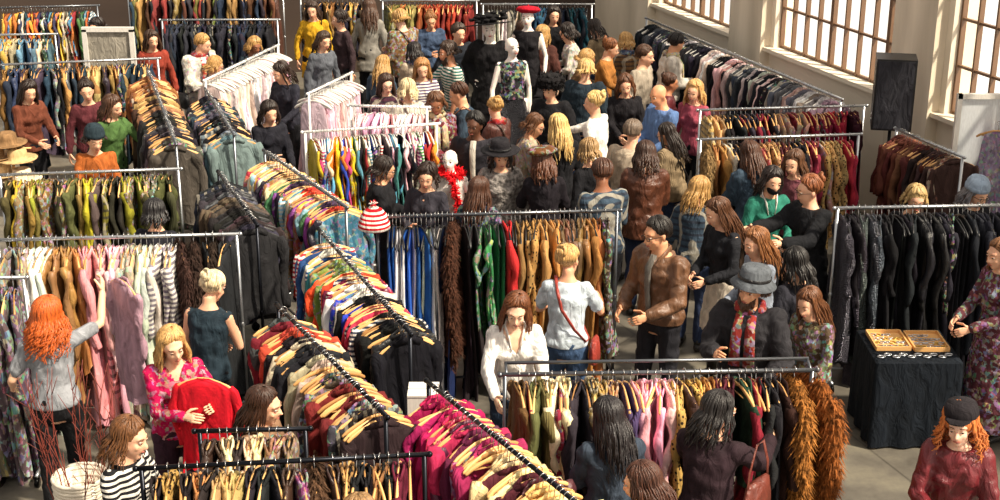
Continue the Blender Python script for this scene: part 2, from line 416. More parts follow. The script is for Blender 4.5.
    def wrinkle(m,amp,sc=9):
        sd=random.uniform(0,50)
        for i,p in enumerate(m.v):
            k=noise.noise(V((p.x*sc+sd,p.y*sc,p.z*sc*1.5)))+.7*noise.noise(V((p.x*sc*2.2,p.y*sc*2.2+sd,p.z*sc*2.8)))
            dr=V((p.x,p.y,0));dr=dr.normalized() if dr.length>1e-4 else V((0,0,0))
            m.v[i]=p+dr*(k*amp)+V((0,0,k*amp*.5))
    tp=P.get('top');off=P.get('bulk',.018 if male else .014)
    if tp:
        kind,hx,slv,hem=tp
        b=MB();ss=[s for s in secs if s[0]<1.46 and s[0]>max(hem,.86)-.001]
        lo=[]
        if hem<.85:
            z=hem
            while z<.84: lo.append((z,.175+.1*(.9-z)+.0,.125+.1*(.9-z)));z+=.08
        else: lo=[(hem,.17,.118)]
        ss=[(z,rx,ry) for z,rx,ry in lo]+[(z,max(rx,(.145 if z<1.3 else 0)),ry) for z,rx,ry in ss]
        torso(b,ss,off,24)
        if not male:
            for s in(-1,1):b.ell(up((s*.065,-.075,1.26)),(.056+off*.5,.052+off,.057))
        for s,S,E,T in arms:
            if slv=='long':
                b.tube([S,S.lerp(E,.5),E,E.lerp(T,.4),E.lerp(T,.93)],[.052*aw+off,.045*aw+off,.04*aw+off*1.1,.037*aw+off,.032+off*.7],n=14,rnd=True)
            elif slv=='short':
                b.tube([S,S.lerp(E,.4),S.lerp(E,.72)],[.052*aw+off,.046*aw+off,.046*aw+off],n=14,rnd=True)
            else: b.ell(S,(.045,.045,.045))
        m=remesh(b,max(vox,.014),1);wrinkle(m,.017 if off>.025 else .013,8)
        vn=P.get('vneck',0)
        if vn:
            Ui=U.inverted()
            for i,p in enumerate(m.v):
                q=Ui@p
                if q.y<.02 and q.z>1.45-vn and abs(q.x)<(q.z-(1.45-vn))*.6+.004: m.v[i]=U@V((q.x,q.y*.5+.01,q.z))
        out['top']=m.mesh('top',[fab(kind)])
        if P.get('collar'):
            c=MB()
            for s in(-1,1):
                c.tube([up((0,.07,1.47)),up((s*.05,.05,1.475)),up((s*.07,-.02,1.45)),up((s*.05,-.08,1.40)),up((s*.03,-.112-off*.5,1.30))],[(.01,.026),(.01,.028),(.009,.03),(.008,.03),(.005,.012)],n=8,ref=(s,0,0))
            out['collar']=c.mesh('collar',[fab(kind)])
        if P.get('shirt'):
            c=MB();yo=-.112-off
            c.tube([up((0,-.075,1.44)),up((0,yo-.004,1.36)),up((0,yo-.014,1.2)),up((0,yo-.0,1.05)),up((0,yo-.006,.97))],[(.03,.012),(.032,.012),(.028,.012),(.024,.012),(.02,.01)],n=10,ref=(1,0,0))
            out['shirt']=c.mesh('shirt_front',[fab('plain')])
    if P.get('strap'):
        q=MB();r0=.125+off;xs=.148*w
        loop=[up((.11*w,.0,1.455+off)),up((.07*w,-.095-off,1.38)),up((-.02,-r0-.035,1.24)),up((-.1*w,-r0-.005,1.08)),up((-xs-off-.03,-.03,.97)),up((-xs-off-.02,.06,.97)),up((-.1*w,r0,1.08)),up((.02,r0+.002,1.24)),up((.07*w,.1+off,1.38)),up((.11*w,.0,1.455+off))]
        q.tube(loop,[(.013,.005)]*len(loop),n=6)
        out['strap']=q.mesh('bag_strap',[fab('leather')])
        q=MB();c0=V((-xs-off-.085,.0,.9));q.tube([c0+V((0,0,-.11)),c0+V((0,0,-.09)),c0,c0+V((0,0,.07)),c0+V((0,0,.085))],[(.03,.09),(.045,.12),(.04,.115),(.03,.1),(.015,.08)],n=16,ref=(1,0,0))
        out['pouch']=q.mesh('bag_pouch',[fab('leather')])
    bt=P.get('bottom')
    if bt:
        typ,kind,hx=bt;b=MB()
        if typ=='trousers':
            torso(b,[(.82,.14,.1),(.88,.165,.115),(.96,.165,.115),(1.03,.145,.1)],.012)
            for s,hp,kn,an in legs:
                b.tube([hp,hp.lerp(kn,.5),kn,kn.lerp(an,.5),an+V((0,0,.0))],[.095,.082,.068,.062,.06],n=14,rnd=False)
        else:
            hz=.5 if typ=='skirt' else .12
            b.tube([(0,0,1.03),(0,0,.95),(0,0,.85),(0,0,(hz+.85)/2),(0,0,hz)],[(.15*w,.11),(.185*w,.135),(.19,.145),(.205,.165),(.23,.19)],n=24,ref=(1,0,0))
        m=remesh(b,max(vox,.016),1);wrinkle(m,.01)
        out['bottom']=m.mesh(typ,[fab(kind)])
    for i,(s,hp,kn,an) in enumerate(legs):
        b=MB();o=an
        b.tube([o+V((0,.045,-.05)),o+V((0,-.05,-.05)),o+V((0,-.12,-.06)),o+V((0,-.185,-.066))],[(.038,.04),(.043,.038),(.045,.03),(.032,.022)],n=12,rnd=True,ref=(1,0,0))
        if P.get('boots'): b.tube([o+V((0,.0,-.05)),o+V((0,0,.1)),kn.lerp(an,.25)],[.05,.052,.062],n=12)
        else: b.tube([o+V((0,.01,-.05)),o+V((0,.01,.03))],[.042,.044],n=12)
        out['shoe%d'%i]=b.mesh('shoe',[fab('leather')])
    hs=P.get('hair','long');b=MB();b.T=Hm;rn=random.Random(P.get('seed',3))
    near=vox<.016
    if hs!='bald':
        vol={'long':1.0,'mid':1.02,'bob':1.03,'short':.99,'curly':1.12,'updo':.98,'short2':1.03}[hs]
        ex,ey,ez=.086*vol,.1*vol,.094*vol;c=V((0,.03,.042))
        b.ell(c,(ex*.97,ey*.96,ez*.97),18,12)
        LL={'long':.36,'mid':.22,'bob':.12,'short':.015,'curly':.27,'updo':.0,'short2':.045}[hs]
        NL={'long':150,'mid':140,'bob':120,'short':120,'curly':190,'updo':100,'short2':130}[hs]
        R=.009
        if not near: NL=int(NL*.5);R=.0135
        if hs=='curly':R*=.9
        part=rn.uniform(-.02,.02)
        for i in range(NL):
            fringe=i%5==0
            if fringe: a=rad(rn.uniform(-58,58));pe=rad(rn.uniform(52,60))
            else:
                a=rad(rn.uniform(56,304));front=min(a,2*math.pi-a);pe=rad(112 if front>1.6 else 98)
                if hs in('short','updo'):pe=rad(118 if front>1.7 else 88)
            pts=[];rs=[];w1=rn.uniform(0,6.28);k=1+rn.uniform(-.03,.05)
            for j in range(6):
                ph=rad(6)+(pe-rad(6))*j/5
                aa=a+ (rn.uniform(-.06,.06))
                pts.append(c+V((part*(1-j/5)+ex*k*math.sin(ph)*math.sin(aa),-ey*k*math.sin(ph)*math.cos(aa),ez*k*math.cos(ph))))
                rs.append((R*(.6+.5*j/5),R*.5))
            if LL>.03 and not fringe:
                l=LL*rn.uniform(.6,1.1);e=pts[-1];dv=V((e.x,e.y-.018,0)).normalized()
                steps=9;amp=rn.uniform(.004,.014) if hs!='curly' else .022;fr=rn.uniform(5,10) if hs!='curly' else 16
                for j in range(1,steps+1):
                    t=j/steps;drop=-l*t
                    sp_=.03*math.sin(min(1,t*1.6)*1.5) if hs!='curly' else .05*math.sin(t*1.5)
                    p=e+dv*sp_+V((0,.02*t if e.y>0 else -.0*t,drop))
                    p+=V((math.sin(t*fr+w1),math.cos(t*fr+w1),0))*amp*min(1,t*2)
                    pts.append(p);rs.append((R*(1.1-.8*t),R*(.6-.4*t)))
            elif LL>0 and not fringe:
                e=pts[-1];pts.append(e+V((0,.004,-.02)));rs.append((R*.4,R*.3))
            elif fringe:
                s=1 if a>0 else -1;e=pts[-1]
                if abs(a)>.3: pts.append(e+V((s*.022,.012,-.02)));rs.append((R*.7,R*.4));pts.append(V((s*.084,.0,e.z-.055)));rs.append((R*.4,R*.3))
                else: rs[-1]=(R*.4,R*.3)
            b.tube(pts,rs,n=6 if near else 5)
        if hs=='updo':
            for j in range(5):
                pts=[]
                for i in range(12):
                    aa=i/11*5.5+j*1.2;pts.append(c+V((.028*math.cos(aa)*1.2,.095+.01*math.sin(aa*2+j),.035+.028*math.sin(aa)+.006*j)))
                b.tube(pts,[.014]*12,n=6,rnd=True)
            b.ell(c+V((0,.09,.04)),.034)
        b.T=None
        out['hair']=b.mesh('hair',[fab('hair')])
    if P.get('beard'):
        q=MB();q.T=Hm
        for i in range(110):
            x0=rn.uniform(-.055,.055);y0=-.083+abs(x0)*.75;z0=rn.uniform(-.085,-.06) if abs(x0)<.03 else rn.uniform(-.07,-.03)
            q.tube([(x0,y0,z0),(x0*1.05,y0-.014,z0-.028),(x0*.8,y0-.006,z0-.058)],[.007,.007,.002],n=5)
        out['beard']=q.mesh('beard',[fab('hair')])
    if P.get('glasses'):
        q=MB();q.T=Hm
        for s in(-1,1):
            pts=[(s*.032+.021*math.cos(t*.698),-.099,.01+.017*math.sin(t*.698)) for t in range(10)]
            q.tube(pts,[.0025]*10,n=5);q.tube([(s*.053,-.095,.014),(s*.08,0,.005)],[.002]*2,n=5)
        q.tube([(-.011,-.1,.013),(.011,-.1,.013)],[.0025]*2,n=5)
        out['glasses']=q.mesh('glasses',[fab('gloss')])
    if P.get('mask'):
        q=MB();q.T=Hm;q.ell((0,-.05,-.055),(.058,.06,.045),14,10);out['mask']=q.mesh('face_mask',[fab('plain')])
    ht=P.get('hat')
    if ht:
        q=MB();q.T=Hm@Matrix.Translation((0,.022,.012))@Matrix.Rotation(rad(-10),4,'X')
        pf={'bucket':[(.15,.015),(.152,.02),(.108,.06),(.104,.07),(.098,.125),(.09,.14),(.05,.146),(.0,.147)],
        'fedora':[(.19,.045),(.195,.052),(.15,.05),(.1,.055),(.097,.1),(.09,.15),(.07,.165),(.03,.155),(0,.15)],
        'beanie':[(.098,.03),(.104,.035),(.104,.065),(.098,.07),(.095,.1),(.07,.14),(.03,.155),(0,.157)],
        'beret':[(.09,.05),(.1,.055),(.15,.08),(.155,.1),(.12,.13),(.05,.14),(.012,.14),(.008,.155),(0,.156)],
        'furhat':[(.1,.02),(.13,.03),(.14,.07),(.135,.12),(.11,.155),(.05,.165),(0,.166)],
        'cap':[(.1,.055),(.102,.06),(.1,.09),(.085,.125),(.04,.142),(0,.144)],
        'wide':[(.27,.05),(.28,.056),(.18,.06),(.1,.065),(.097,.12),(.08,.165),(.04,.17),(0,.17)]}[ht]
        q.lathe(pf,24,1.15)
        if ht=='cap': q.tube([(0,-.09,.06),(0,-.13,.06),(0,-.165,.052)],[(.075,.006),(.07,.006),(.04,.005)],n=12,ref=(1,0,0))
        if ht in('wide',):
            for i in range(34):
                a=rn.uniform(0,6.28);r0=rn.uniform(.05,.2)
                q.ell((r0*math.cos(a),r0*math.sin(a),.09+rn.uniform(0,.09)),(.04,.04,.02),8,6)
        if ht=='furhat':
            for i in range(260):
                a=rn.uniform(0,6.28);z=rn.uniform(.02,.16);r0=.135 if z<.12 else .1
                p=V((r0*math.cos(a),r0*1.15*math.sin(a),z));q.tube([p,p*1.12+V((0,0,.012))],[.012,.002],n=4)
        out['hat']=q.mesh(ht+'_hat',[fab(P.get('hatkind','plain'))])
        if ht in('bucket','fedora'):
            q2=MB();q2.T=q.T;q2.lathe([(.109,.062),(.11,.065),(.108,.082),(.106,.084)],24,1.15,cap=False);out['band']=q2.mesh('hat_band',[fab('satin')])
    if P.get('scarf'):
        q=MB()
        pts=[up((.085*math.cos(t),.01+.08*math.sin(t),1.44+.01*math.sin(2*t))) for t in [i*.63 for i in range(11)]]
        q.tube(pts,[(.028,.04)]*11,n=10)
        for s in(-1,1):q.tube([up((s*.04,-.08,1.43)),up((s*.045,-.145,1.33)),up((s*.05,-.165,1.2)),up((s*.05,-.17,1.08))],[(.03,.015),(.035,.014),(.038,.012),(.04,.01)],n=10,ref=(1,0,0))
        out['scarf']=q.mesh('scarf',[fab('floral')])
    return out
def person(P,x,y,h,face,label):
    ms=build_person(P)
    man=P.get('mannequin')
    o=obj('mannequin' if man else 'person',ms['body'],loc=(x,y,P.get('base',0)),rotz=rad(face),color=hexc(P.get('skin','e8b898')),label=label,cat='mannequin' if man else 'person')
    s=h/1.7;o.scale=(s,s,s)
    if 'top' in ms:obj(P.get('topname','top'),ms['top'],parent=o,color=hexc(P['top'][1]))
    if 'collar' in ms:obj('collar',ms['collar'],parent=o,color=hexc(P['collar'] if isinstance(P['collar'],str) else P['top'][1]))
    if 'shirt' in ms:obj('shirt_front',ms['shirt'],parent=o,color=hexc(P['shirt']))
    if 'bottom' in ms:obj(P['bottom'][0],ms['bottom'],parent=o,color=hexc(P['bottom'][2]))
    if not man:
        for i in(0,1):obj('shoe',ms['shoe%d'%i],parent=o,color=hexc(P.get('shoe','1a1614')))
    if 'strap' in ms:
        obj('bag_strap',ms['strap'],parent=o,color=hexc(P['strap']));obj('bag_pouch',ms['pouch'],parent=o,color=hexc(P['strap']))
    if 'hair' in ms:obj('hair',ms['hair'],parent=o,color=hexc(P.get('hc','3a2418')))
    if 'beard' in ms:obj('beard',ms['beard'],parent=o,color=hexc(P.get('hc','3a2418')))
    if 'glasses' in ms:obj('glasses',ms['glasses'],parent=o,color=hexc('141414'))
    if 'mask' in ms:obj('face_mask',ms['mask'],parent=o,color=hexc('121214'))
    if 'hat' in ms:obj('hat',ms['hat'],parent=o,color=hexc(P.get('hatc','202022')))
    if 'band' in ms:obj('hat_band',ms['band'],parent=o,color=hexc('18181a'))
    if 'scarf' in ms:obj('scarf',ms['scarf'],parent=o,color=hexc(P.get('scarf')))
    return o
N=.0125
TR=('trousers','plain','1a1a1e')
PP=[
(dict(vox=N,hair='curly',hc='c05a1f',top=('plain','8d9096','short',.92),bottom=('trousers','plain','17171a'),hands=((-.38,-.4,1.58),(.3,-.22,1.0)),seed=1,pitch=0,skin='ecc0a0',yaw=-15),-3.13,9.06,1.68,195,'person with curly ginger hair in grey t-shirt reaching up'),
(dict(vox=N,hair='long',hc='c49a60',top=('floral','b8104e','long',.88),bottom=('trousers','plain','3a2430'),hands=((.0,-.36,1.16),(.2,-.34,1.2)),seed=2,pitch=14,yaw=10,skin='ecc0a0',vneck=.1),-2.2,8.71,1.68,22,'person with blonde hair in magenta floral blouse holding red sweater'),
(dict(vox=N,hair='updo',hc='dccaa4',top=('plain','22303a','none',.9),bottom=('trousers','plain','17171a'),pose='hold',seed=3,skin='e0b090'),-2.14,9.54,1.68,165,'person with blonde updo in sleeveless dark top browsing'),
(dict(vox=N,hair='long',hc='3a2216',top=('plain','8a6a52','long',.9),bottom=TR,pose='hold',seed=4,pitch=12,yaw=10),-1.5,7.78,1.65,70,'person with long dark brown hair turned sideways'),
(dict(vox=N,hair='mid',hc='6a4426',top=('stripe','1c1c20','long',.9),bottom=TR,pose='hold',seed=5,pitch=14),-2.2,7.35,1.65,65,'person with brown hair in striped top looking down'),
(dict(vox=N,hair='long',hc='6d4024',top=('plain','f0ece6','long',.86),bottom=('trousers','plain','34445a'),hands=((-.16,-.4,1.04),(.16,-.4,1.02)),seed=6,pitch=20,yaw=-4,lean=7,skin='f0c8aa',vneck=.17,collar='f2eee8'),.1,9.32,1.68,4,'person with long brown hair in white v-neck blouse'),
(dict(vox=N,hair='updo',hc='c79c62',top=('plain','c4d0da','short',.92),bottom=('trousers','plain','3c5272'),hands=((-.2,-.4,1.15),(.2,-.38,1.1)),seed=7,yaw=-15,skin='e0aa88',strap='9a3a30'),.51,10.11,1.68,168,'person with blonde bun in pale blue tee and jeans'),
(dict(vox=N,male=True,hair='short',hc='1c1612',top=('leather','6a4a34','long',.9),bulk=.026,collar=True,shirt='6a6660',bottom=('trousers','plain','26262c'),hands=((-.2,-.22,1.0),(.16,-.32,1.06)),seed=8,pitch=16,yaw=-14,glasses=1,skin='d8a27c',topname='leather_jacket'),1.28,10.5,1.8,-48,'person with dark hair and glasses in brown leather jacket'),
(dict(vox=N,male=True,hair='short2',hc='4a3020',beard=1,hat='bucket',hatc='5b6066',top=('plain','2b2a2e','long',.62),bulk=.034,collar=True,bottom=('trousers','plain','23242c'),hands=((-.14,-.34,1.2),(.2,-.3,1.0)),seed=9,pitch=2,yaw=-10,scarf='8a2f2a',skin='e0aa84',topname='coat'),1.79,9.38,1.8,-25,'bearded person in grey bucket hat, dark coat and red scarf'),
(dict(vox=N,hair='long',hc='1a1416',top=('plain','3a4452','long',.85),bulk=.022,bottom=TR,pose='hold',seed=10,pitch=14,yaw=10),.67,7.52,1.66,190,'person with long dark hair in slate jacket'),
(dict(vox=N,hair='mid',hc='16100f',top=('plain','2e2026','long',.7),bulk=.024,bottom=TR,pose='reach',seed=11,pitch=14,yaw=-30),1.23,7.5,1.7,150,'person with black hair in dark plum coat browsing'),
(dict(vox=N,hair='mid',hc='4a2a1c',top=('floral','6a3f3a','long',.88),bottom=TR,hands=((-.25,-.45,1.2),(.2,-.3,1.0)),seed=12,pitch=20),.84,6.84,1.62,-100,'person with brown hair in rust patterned top reaching'),
(dict(hair='short2',hc='8a6a44',top=('plain','50463c','long',.88),bottom=TR,seed=13),-.72,6.42,1.63,180,'person with light brown hair standing near rack end'),
(dict(vox=N,hair='curly',hc='c8743a',hat='cap',hatc='242024',top=('satin','6a2228','long',.85),bulk=.022,bottom=('trousers','plain','34202a'),hands=((-.1,-.35,1.1),(.14,-.33,1.05)),seed=14,pitch=8,yaw=-6,skin='f0c8ae'),2.71,7.5,1.68,-20,'person with curly ginger hair, dark cap and burgundy top'),
(dict(hair='long',hc='5c3a24',top=('plain','202126','long',.95),bottom=('skirt','plain','cfc4b4'),pose='hold',boots=1,seed=15,yaw=-10),1.93,11.4,1.68,-60,'person with long brown hair, dark top, pale skirt, black boots'),
(dict(hair='long',hc='8a5a34',top=('knit','8a92a0','long',.88),bottom=('trousers','plain','22242c'),pose='hold',seed=16,pitch=20,strap='3a2a24'),2.1,10.7,1.64,-70,'person with auburn hair in grey knit sweater'),
(dict(hair='mid',hc='241a18',mask=1,top=('plain','2f7a68','long',.86),bottom=TR,pose='hold',seed=17,pitch=10,collar='e6e2dc'),2.42,12.3,1.68,10,'person with dark hair and black mask in green jacket'),
(dict(hair='updo',hc='8a5230',glasses=1,top=('plain','17181c','long',.6),bulk=.03,bottom=TR,pose='reach',seed=18,pitch=12),2.72,11.78,1.75,-60,'person with tied auburn hair and glasses in black coat'),
(dict(hair='mid',hc='15110f',top=('plain','2c2c34','long',.85),bottom=TR,seed=19),2.3,10.15,1.65,-150,'person with dark hair in dark grey jacket'),
(dict(hair='long',hc='6b4226',top=('floral','5a4a3a','long',.85),bottom=TR,seed=20,pose='hold'),2.32,9.66,1.56,-50,'person with long brown hair in patterned brown top'),
(dict(hair='bob',hc='b89a66',top=('plain','1c1c20','long',.8),bottom=TR,seed=21,pose='hold'),3.65,11.98,1.62,-10,'person with blonde bob behind rail of black clothes'),
(dict(hair='mid',hc='7a7a80',hat='beanie',hatc='8fa0b4',glasses=1,top=('plain','1c1c20','long',.8),bottom=TR,seed=22,pose='hold'),4.15,11.98,1.68,15,'person in pale blue beanie and sunglasses'),
(dict(vox=N,hair='long',hc='7a5232',top=('floral','5a3038','long',.3),bottom=('long_skirt','floral','5a3038'),seed=23,pose='hold',pitch=16),3.9,10.3,1.7,-70,'person with long brown hair in dark floral dress'),
(dict(hair='mid',hc='3c2418',top=('leather','5a3424','long',.8),bulk=.04,bottom=('trousers','plain','2a3550'),seed=24,pose='hold'),1.38,12.95,1.7,175,'person with brown hair in oversized brown leather jacket'),
(dict(hair='updo',hc='d9b878',top=('plain','f6f2ea','long',.5),bottom=('trousers','plain','e8e4dc'),seed=25,pose='reachR'),1.06,15.0,1.7,-120,'person with blonde bun in bright white dress'),
(dict(hair='long',hc='d4b070',top=('plain','1a1a1e','long',.8),bottom=TR,seed=26),.62,14.0,1.7,-160,'person with long blonde hair in black'),
(dict(hair='mid',hc='5a3420',hat='beret',hatc='6a4428',hatkind='floral',top=('plain','201c22','long',.8),bottom=TR,seed=27,pose='hold'),.42,12.9,1.65,-175,'person in flower-trimmed hat and dark jacket'),
(dict(hair='short2',hc='1a1614',hat='furhat',hatc='1c1a1c',hatkind='fur',top=('plain','1a1a1e','long',.6),bulk=.04,bottom=TR,seed=28),.6,15.7,1.7,-20,'person in black fur hat and black coat'),
(dict(hair='mid',hc='1a1614',hat='fedora',hatc='201e22',top=('fur','8a8480','long',.7),bulk=.04,bottom=TR,seed=29),.0,13.15,1.66,10,'person in wide black hat and grey fur coat'),
(dict(hair='short',hc='6a5a4c',male=True,top=('plain','b8a894','long',.85),bottom=TR,seed=30),1.3,13.75,1.7,150,'person with short greying hair in beige jacket'),
(dict(hair='short',hc='120e0c',male=True,skin='5a3826',top=('plain','2c2a30','long',.85),shirt='c0b8ac',bottom=TR,seed=31),-.25,14.0,1.75,-10,'person with cropped black hair in dark jacket'),
(dict(hair='short2',hc='3a281c',male=True,beard=1,top=('stripe','1f6a62','short',.88),bottom=('trousers','plain','2a3040'),seed=32,pose='reachR',skin='c89070'),-.55,17.3,1.78,-70,'bearded person in teal striped shirt reaching'),
(dict(hair='long',hc='a87848',top=('stripe','5a4a6a','long',.85),bottom=('trousers','plain','2a3040'),seed=33,pose='hold'),-.95,16.85,1.68,20,'person with light brown hair in striped lilac top'),
(dict(hair='bob',hc='c8b48c',top=('plain','cfc8b8','long',.85),bottom=('trousers','plain','2a3040'),seed=34,strap='4a2c20'),-1.05,15.9,1.62,-160,'person with fair hair in cream top'),
(dict(hair='short',hc='3a2a20',male=True,top=('plain','20242c','long',.85),bottom=('trousers','plain','2a3040'),seed=35),-.6,18.7,1.75,30,'person with short dark hair in navy top'),
(dict(hair='updo',hc='7a4a2a',top=('plain','a87038','long',.85),bottom=('trousers','plain','2a3040'),seed=36,pose='hold'),1.32,18.0,1.68,70,'person with auburn bun in mustard-brown jacket'),
(dict(hair='short',hc='4a3020',male=True,top=('plain','a89c8c','long',.85),bottom=('trousers','plain','2a3040'),seed=37),1.72,17.2,1.75,60,'person with short brown hair in taupe jacket'),
(dict(hair='mid',hc='5c3820',top=('plain','1e1c20','long',.85),bottom=TR,seed=38,pose='hold'),1.45,16.1,1.66,0,'person with brown hair in black jacket'),
(dict(hair='bald',male=True,top=('plain','5c78a8','long',.88),bottom=('trousers','plain','20242c'),seed=39,skin='e0a47c',pose='hold'),1.8,15.2,1.76,-60,'bald person in blue shirt browsing'),
(dict(hair='mid',hc='d0a468',top=('plain','a04a5a','long',.85),bottom=TR,seed=40),2.2,15.65,1.68,-40,'person with blonde hair in rose top'),
(dict(hair='long',hc='4a3020',top=('knit','8c8880','long',.7),bottom=TR,seed=42),-1.9,20.5,1.72,170,'person with long brown hair in grey cardigan'),
(dict(hair='mid',hc='3a2a20',top=('plain','d0a028','long',.6),bottom=TR,seed=43),-2.7,20.5,1.72,10,'person in mustard yellow coat'),
(dict(hair='short2',hc='2a1c14',top=('plain','3a2c30','long',.85),bottom=TR,seed=44),-2.2,19.8,1.7,-60,'person with dark hair in plum top'),
(dict(hair='long',hc='20140f',top=('plain','1a1a1e','long',.7),bottom=TR,seed=45),.75,20.1,1.7,0,'person with dark hair in black coat'),
(dict(hair='mid',hc='3c2a1c',top=('plain','5c6068','long',.85),bottom=TR,seed=46),-2.38,18.6,1.65,40,'person with brown hair in grey top'),
(dict(hair='mid',hc='2c1c14',top=('plain','2a2a34','long',.85),bottom=TR,seed=47,pose='hold'),-2.55,16.8,1.66,-30,'person with dark brown hair in navy top'),
(dict(hair='mid',hc='241812',top=('plain','1e1e26','long',.85),bottom=TR,seed=48,pose='hold'),-2.5,14.9,1.64,30,'person with dark hair in black top'),
(dict(hair='short2',hc='2c1c14',hat='beanie',hatc='24323a',top=('plain','a85c2a','long',.85),bottom=TR,seed=49,pose='hold',pitch=22),-4.05,13.7,1.68,15,'person in dark teal beanie and rust jacket'),
(dict(hair='mid',hc='4a3020',top=('plain','4c6a3a','long',.85),bottom=TR,seed=50,pose='reachL'),-4.25,15.0,1.68,50,'person with brown hair in green jacket reaching'),
(dict(hair='updo',hc='24160f',top=('plain','5a2a30','long',.85),bottom=TR,seed=51),-4.7,15.8,1.66,30,'person with dark hair in burgundy top'),
(dict(hair='long',hc='24160f',top=('plain','6a3a2a','long',.85),bottom=TR,seed=52,pose='hold'),-5.4,15.8,1.66,50,'person with long dark hair in russet top'),
(dict(hair='bob',hc='120e10',top=('plain','24242c','long',.85),bottom=TR,seed=53),-2.95,11.5,1.6,170,'person with black hair between the rails'),
(dict(hair='bob',hc='2a1a14',top=('plain','34323a','long',.85),bottom=TR,seed=54,pose='hold'),-.67,12.5,1.66,-20,'person with dark bobbed hair in charcoal top'),
(dict(hair='mid',hc='5a3a24',top=('plain','6a3c44','long',.85),bottom=TR,seed=56),2.8,12.9,1.66,-30,'person with brown hair in dusty red top'),
(dict(hair='mid',hc='3a2618',top=('plain','8c3a2c','long',.85),bottom=TR,seed=57),-4.6,18.6,1.66,20,'person with brown hair in brick-red top'),
(dict(hair='short2',hc='20140f',male=True,top=('plain','2c3444','long',.85),bottom=TR,seed=58),-5.4,19.1,1.74,-20,'person with dark hair in blue-grey top'),
(dict(hair='bob',hc='9a7a50',top=('plain','18181c','long',.85),bottom=TR,seed=59),.9,13.35,1.62,-140,'person with light hair in black jacket'),
]
for P,x,y,h,fc,lb in PP: person(P,x,y,h,fc,lb)
rn=random.Random(21)
tops=['1c1c20','2a2a34','6a2a30','3a4a5a','7a5a3a','a89884','4a2a3a','24303a','8c7a60','50302a','1a1a1e','40506a','d8d0c4']
hcs=['1a1210','3a2418','5c3a22','8a5c34','c8a468','241812','b08850','4a2c1c']
HW={'updo':'tied-up','short2':'short','short':'cropped','mid':'shoulder-length','long':'long','bob':'bobbed','curly':'curly','bald':'shaved'}
for x,y in((1.0,16.6),(.0,15.1),(-.35,15.4),(.95,17.3),(1.0,19.0),(-1.1,18.2),(-1.5,17.4),(.25,14.5),(1.7,18.7),(-3.3,18.7),(-3.9,18.1),(1.8,14.15),(-.2,12.1),(.95,12.2),(-1.3,19.4),(1.75,12.1),(-3.6,17.3),(-1.15,12.9),(-.7,15.2),(-1.35,16.4),(0.25,19.6),(-1.0,20.1),(1.95,16.5),(2.15,17.9),(.55,18.9),(1.4,19.6),(2.45,13.1)):
    male=rn.random()<.4
    hr=rn.choice(('short','short2','short','short2')) if male else rn.choice(('long','mid','bob','updo','mid','updo','bob'))
    hc=rn.choice(hcs);tc=rn.choice(tops)
    kd=rn.choice(('plain','plain','knit','leather','floral','plaid'))
    P=dict(hair=hr,male=male,hc=hc,top=(kd,tc,'long',rn.choice((.6,.85,.88))),bulk=rn.choice((.014,.02,.035)),bottom=('trousers','plain',rn.choice(('1a1a1e','2a3550','24242a','4a3a30'))),seed=rn.randrange(999),yaw=rn.uniform(-30,30),pose=rn.choice(('down','hold','hold','hold')),skin=rn.choice(('e8b898','dca884','c88c68','f0c8ae','8a5a3e')))
    if rn.random()<.3:P['scarf']=rn.choice(('a83030','5a6a8a','c8b890'))
    if rn.random()<.4:P['strap']=rn.choice(('3a2418','1a1a1c','7a4a2c'))
    if rn.random()<.2:P['glasses']=1
    if rn.random()<.3 and male:P['beard']=1
    person(P,x,y,rn.uniform(1.66,1.78) if male else rn.uniform(1.56,1.68),rn.choice((20,50,-40,160,200,90,-90,-130,130)),f"person with {HW[hr]} hair in {cname(tc)} {KW[kd]} top in the crowd")
def mannequin(P,x,y,h,fc,lb,base):
    P['mannequin']=1;P['base']=base;P.setdefault('skin','f0ece6')
    b=MB();b.lathe([(.24,0),(.25,.01),(.25,base-.01),(.24,base)],24)
    obj('display_plinth',b.mesh('display_plinth',[solid('plinth_white','d8d4cc')]),loc=(x,y,0),label='round white plinth under a dressed mannequin',cat='plinth')
    person(P,x,y,h,fc,lb)
mannequin(dict(hair='bald',top=('floral','2a2a2e','none',1.0),bottom=('long_skirt','sequin','3c3c42'),seed=61,pose='down'),.14,16.5,1.75,15,'white mannequin in dark silvery beaded evening dress',.25)
mannequin(dict(hair='bald',hat='wide',hatc='151416',top=('plain','161518','long',.5),bulk=.05,bottom=('long_skirt','plain','161518'),seed=62,pose='hip'),-.12,17.3,1.8,-10,'mannequin in black gown and huge black flowered hat',.25)
mannequin(dict(hair='bald',hat='beret',hatc='b01428',top=('plain','1c1a1e','none',.6),bottom=('long_skirt','plain','1c1a1e'),seed=63,pose='hip'),.36,18.3,1.75,-10,'white mannequin with red beret and black dress',.25)
mannequin(dict(hair='bald',top=('plain','dcd6ce','none',.9),bottom=('skirt','plain','241c20'),seed=64,pose='down'),-.48,13.15,1.55,-20,'white mannequin wearing a red feather boa',.04)
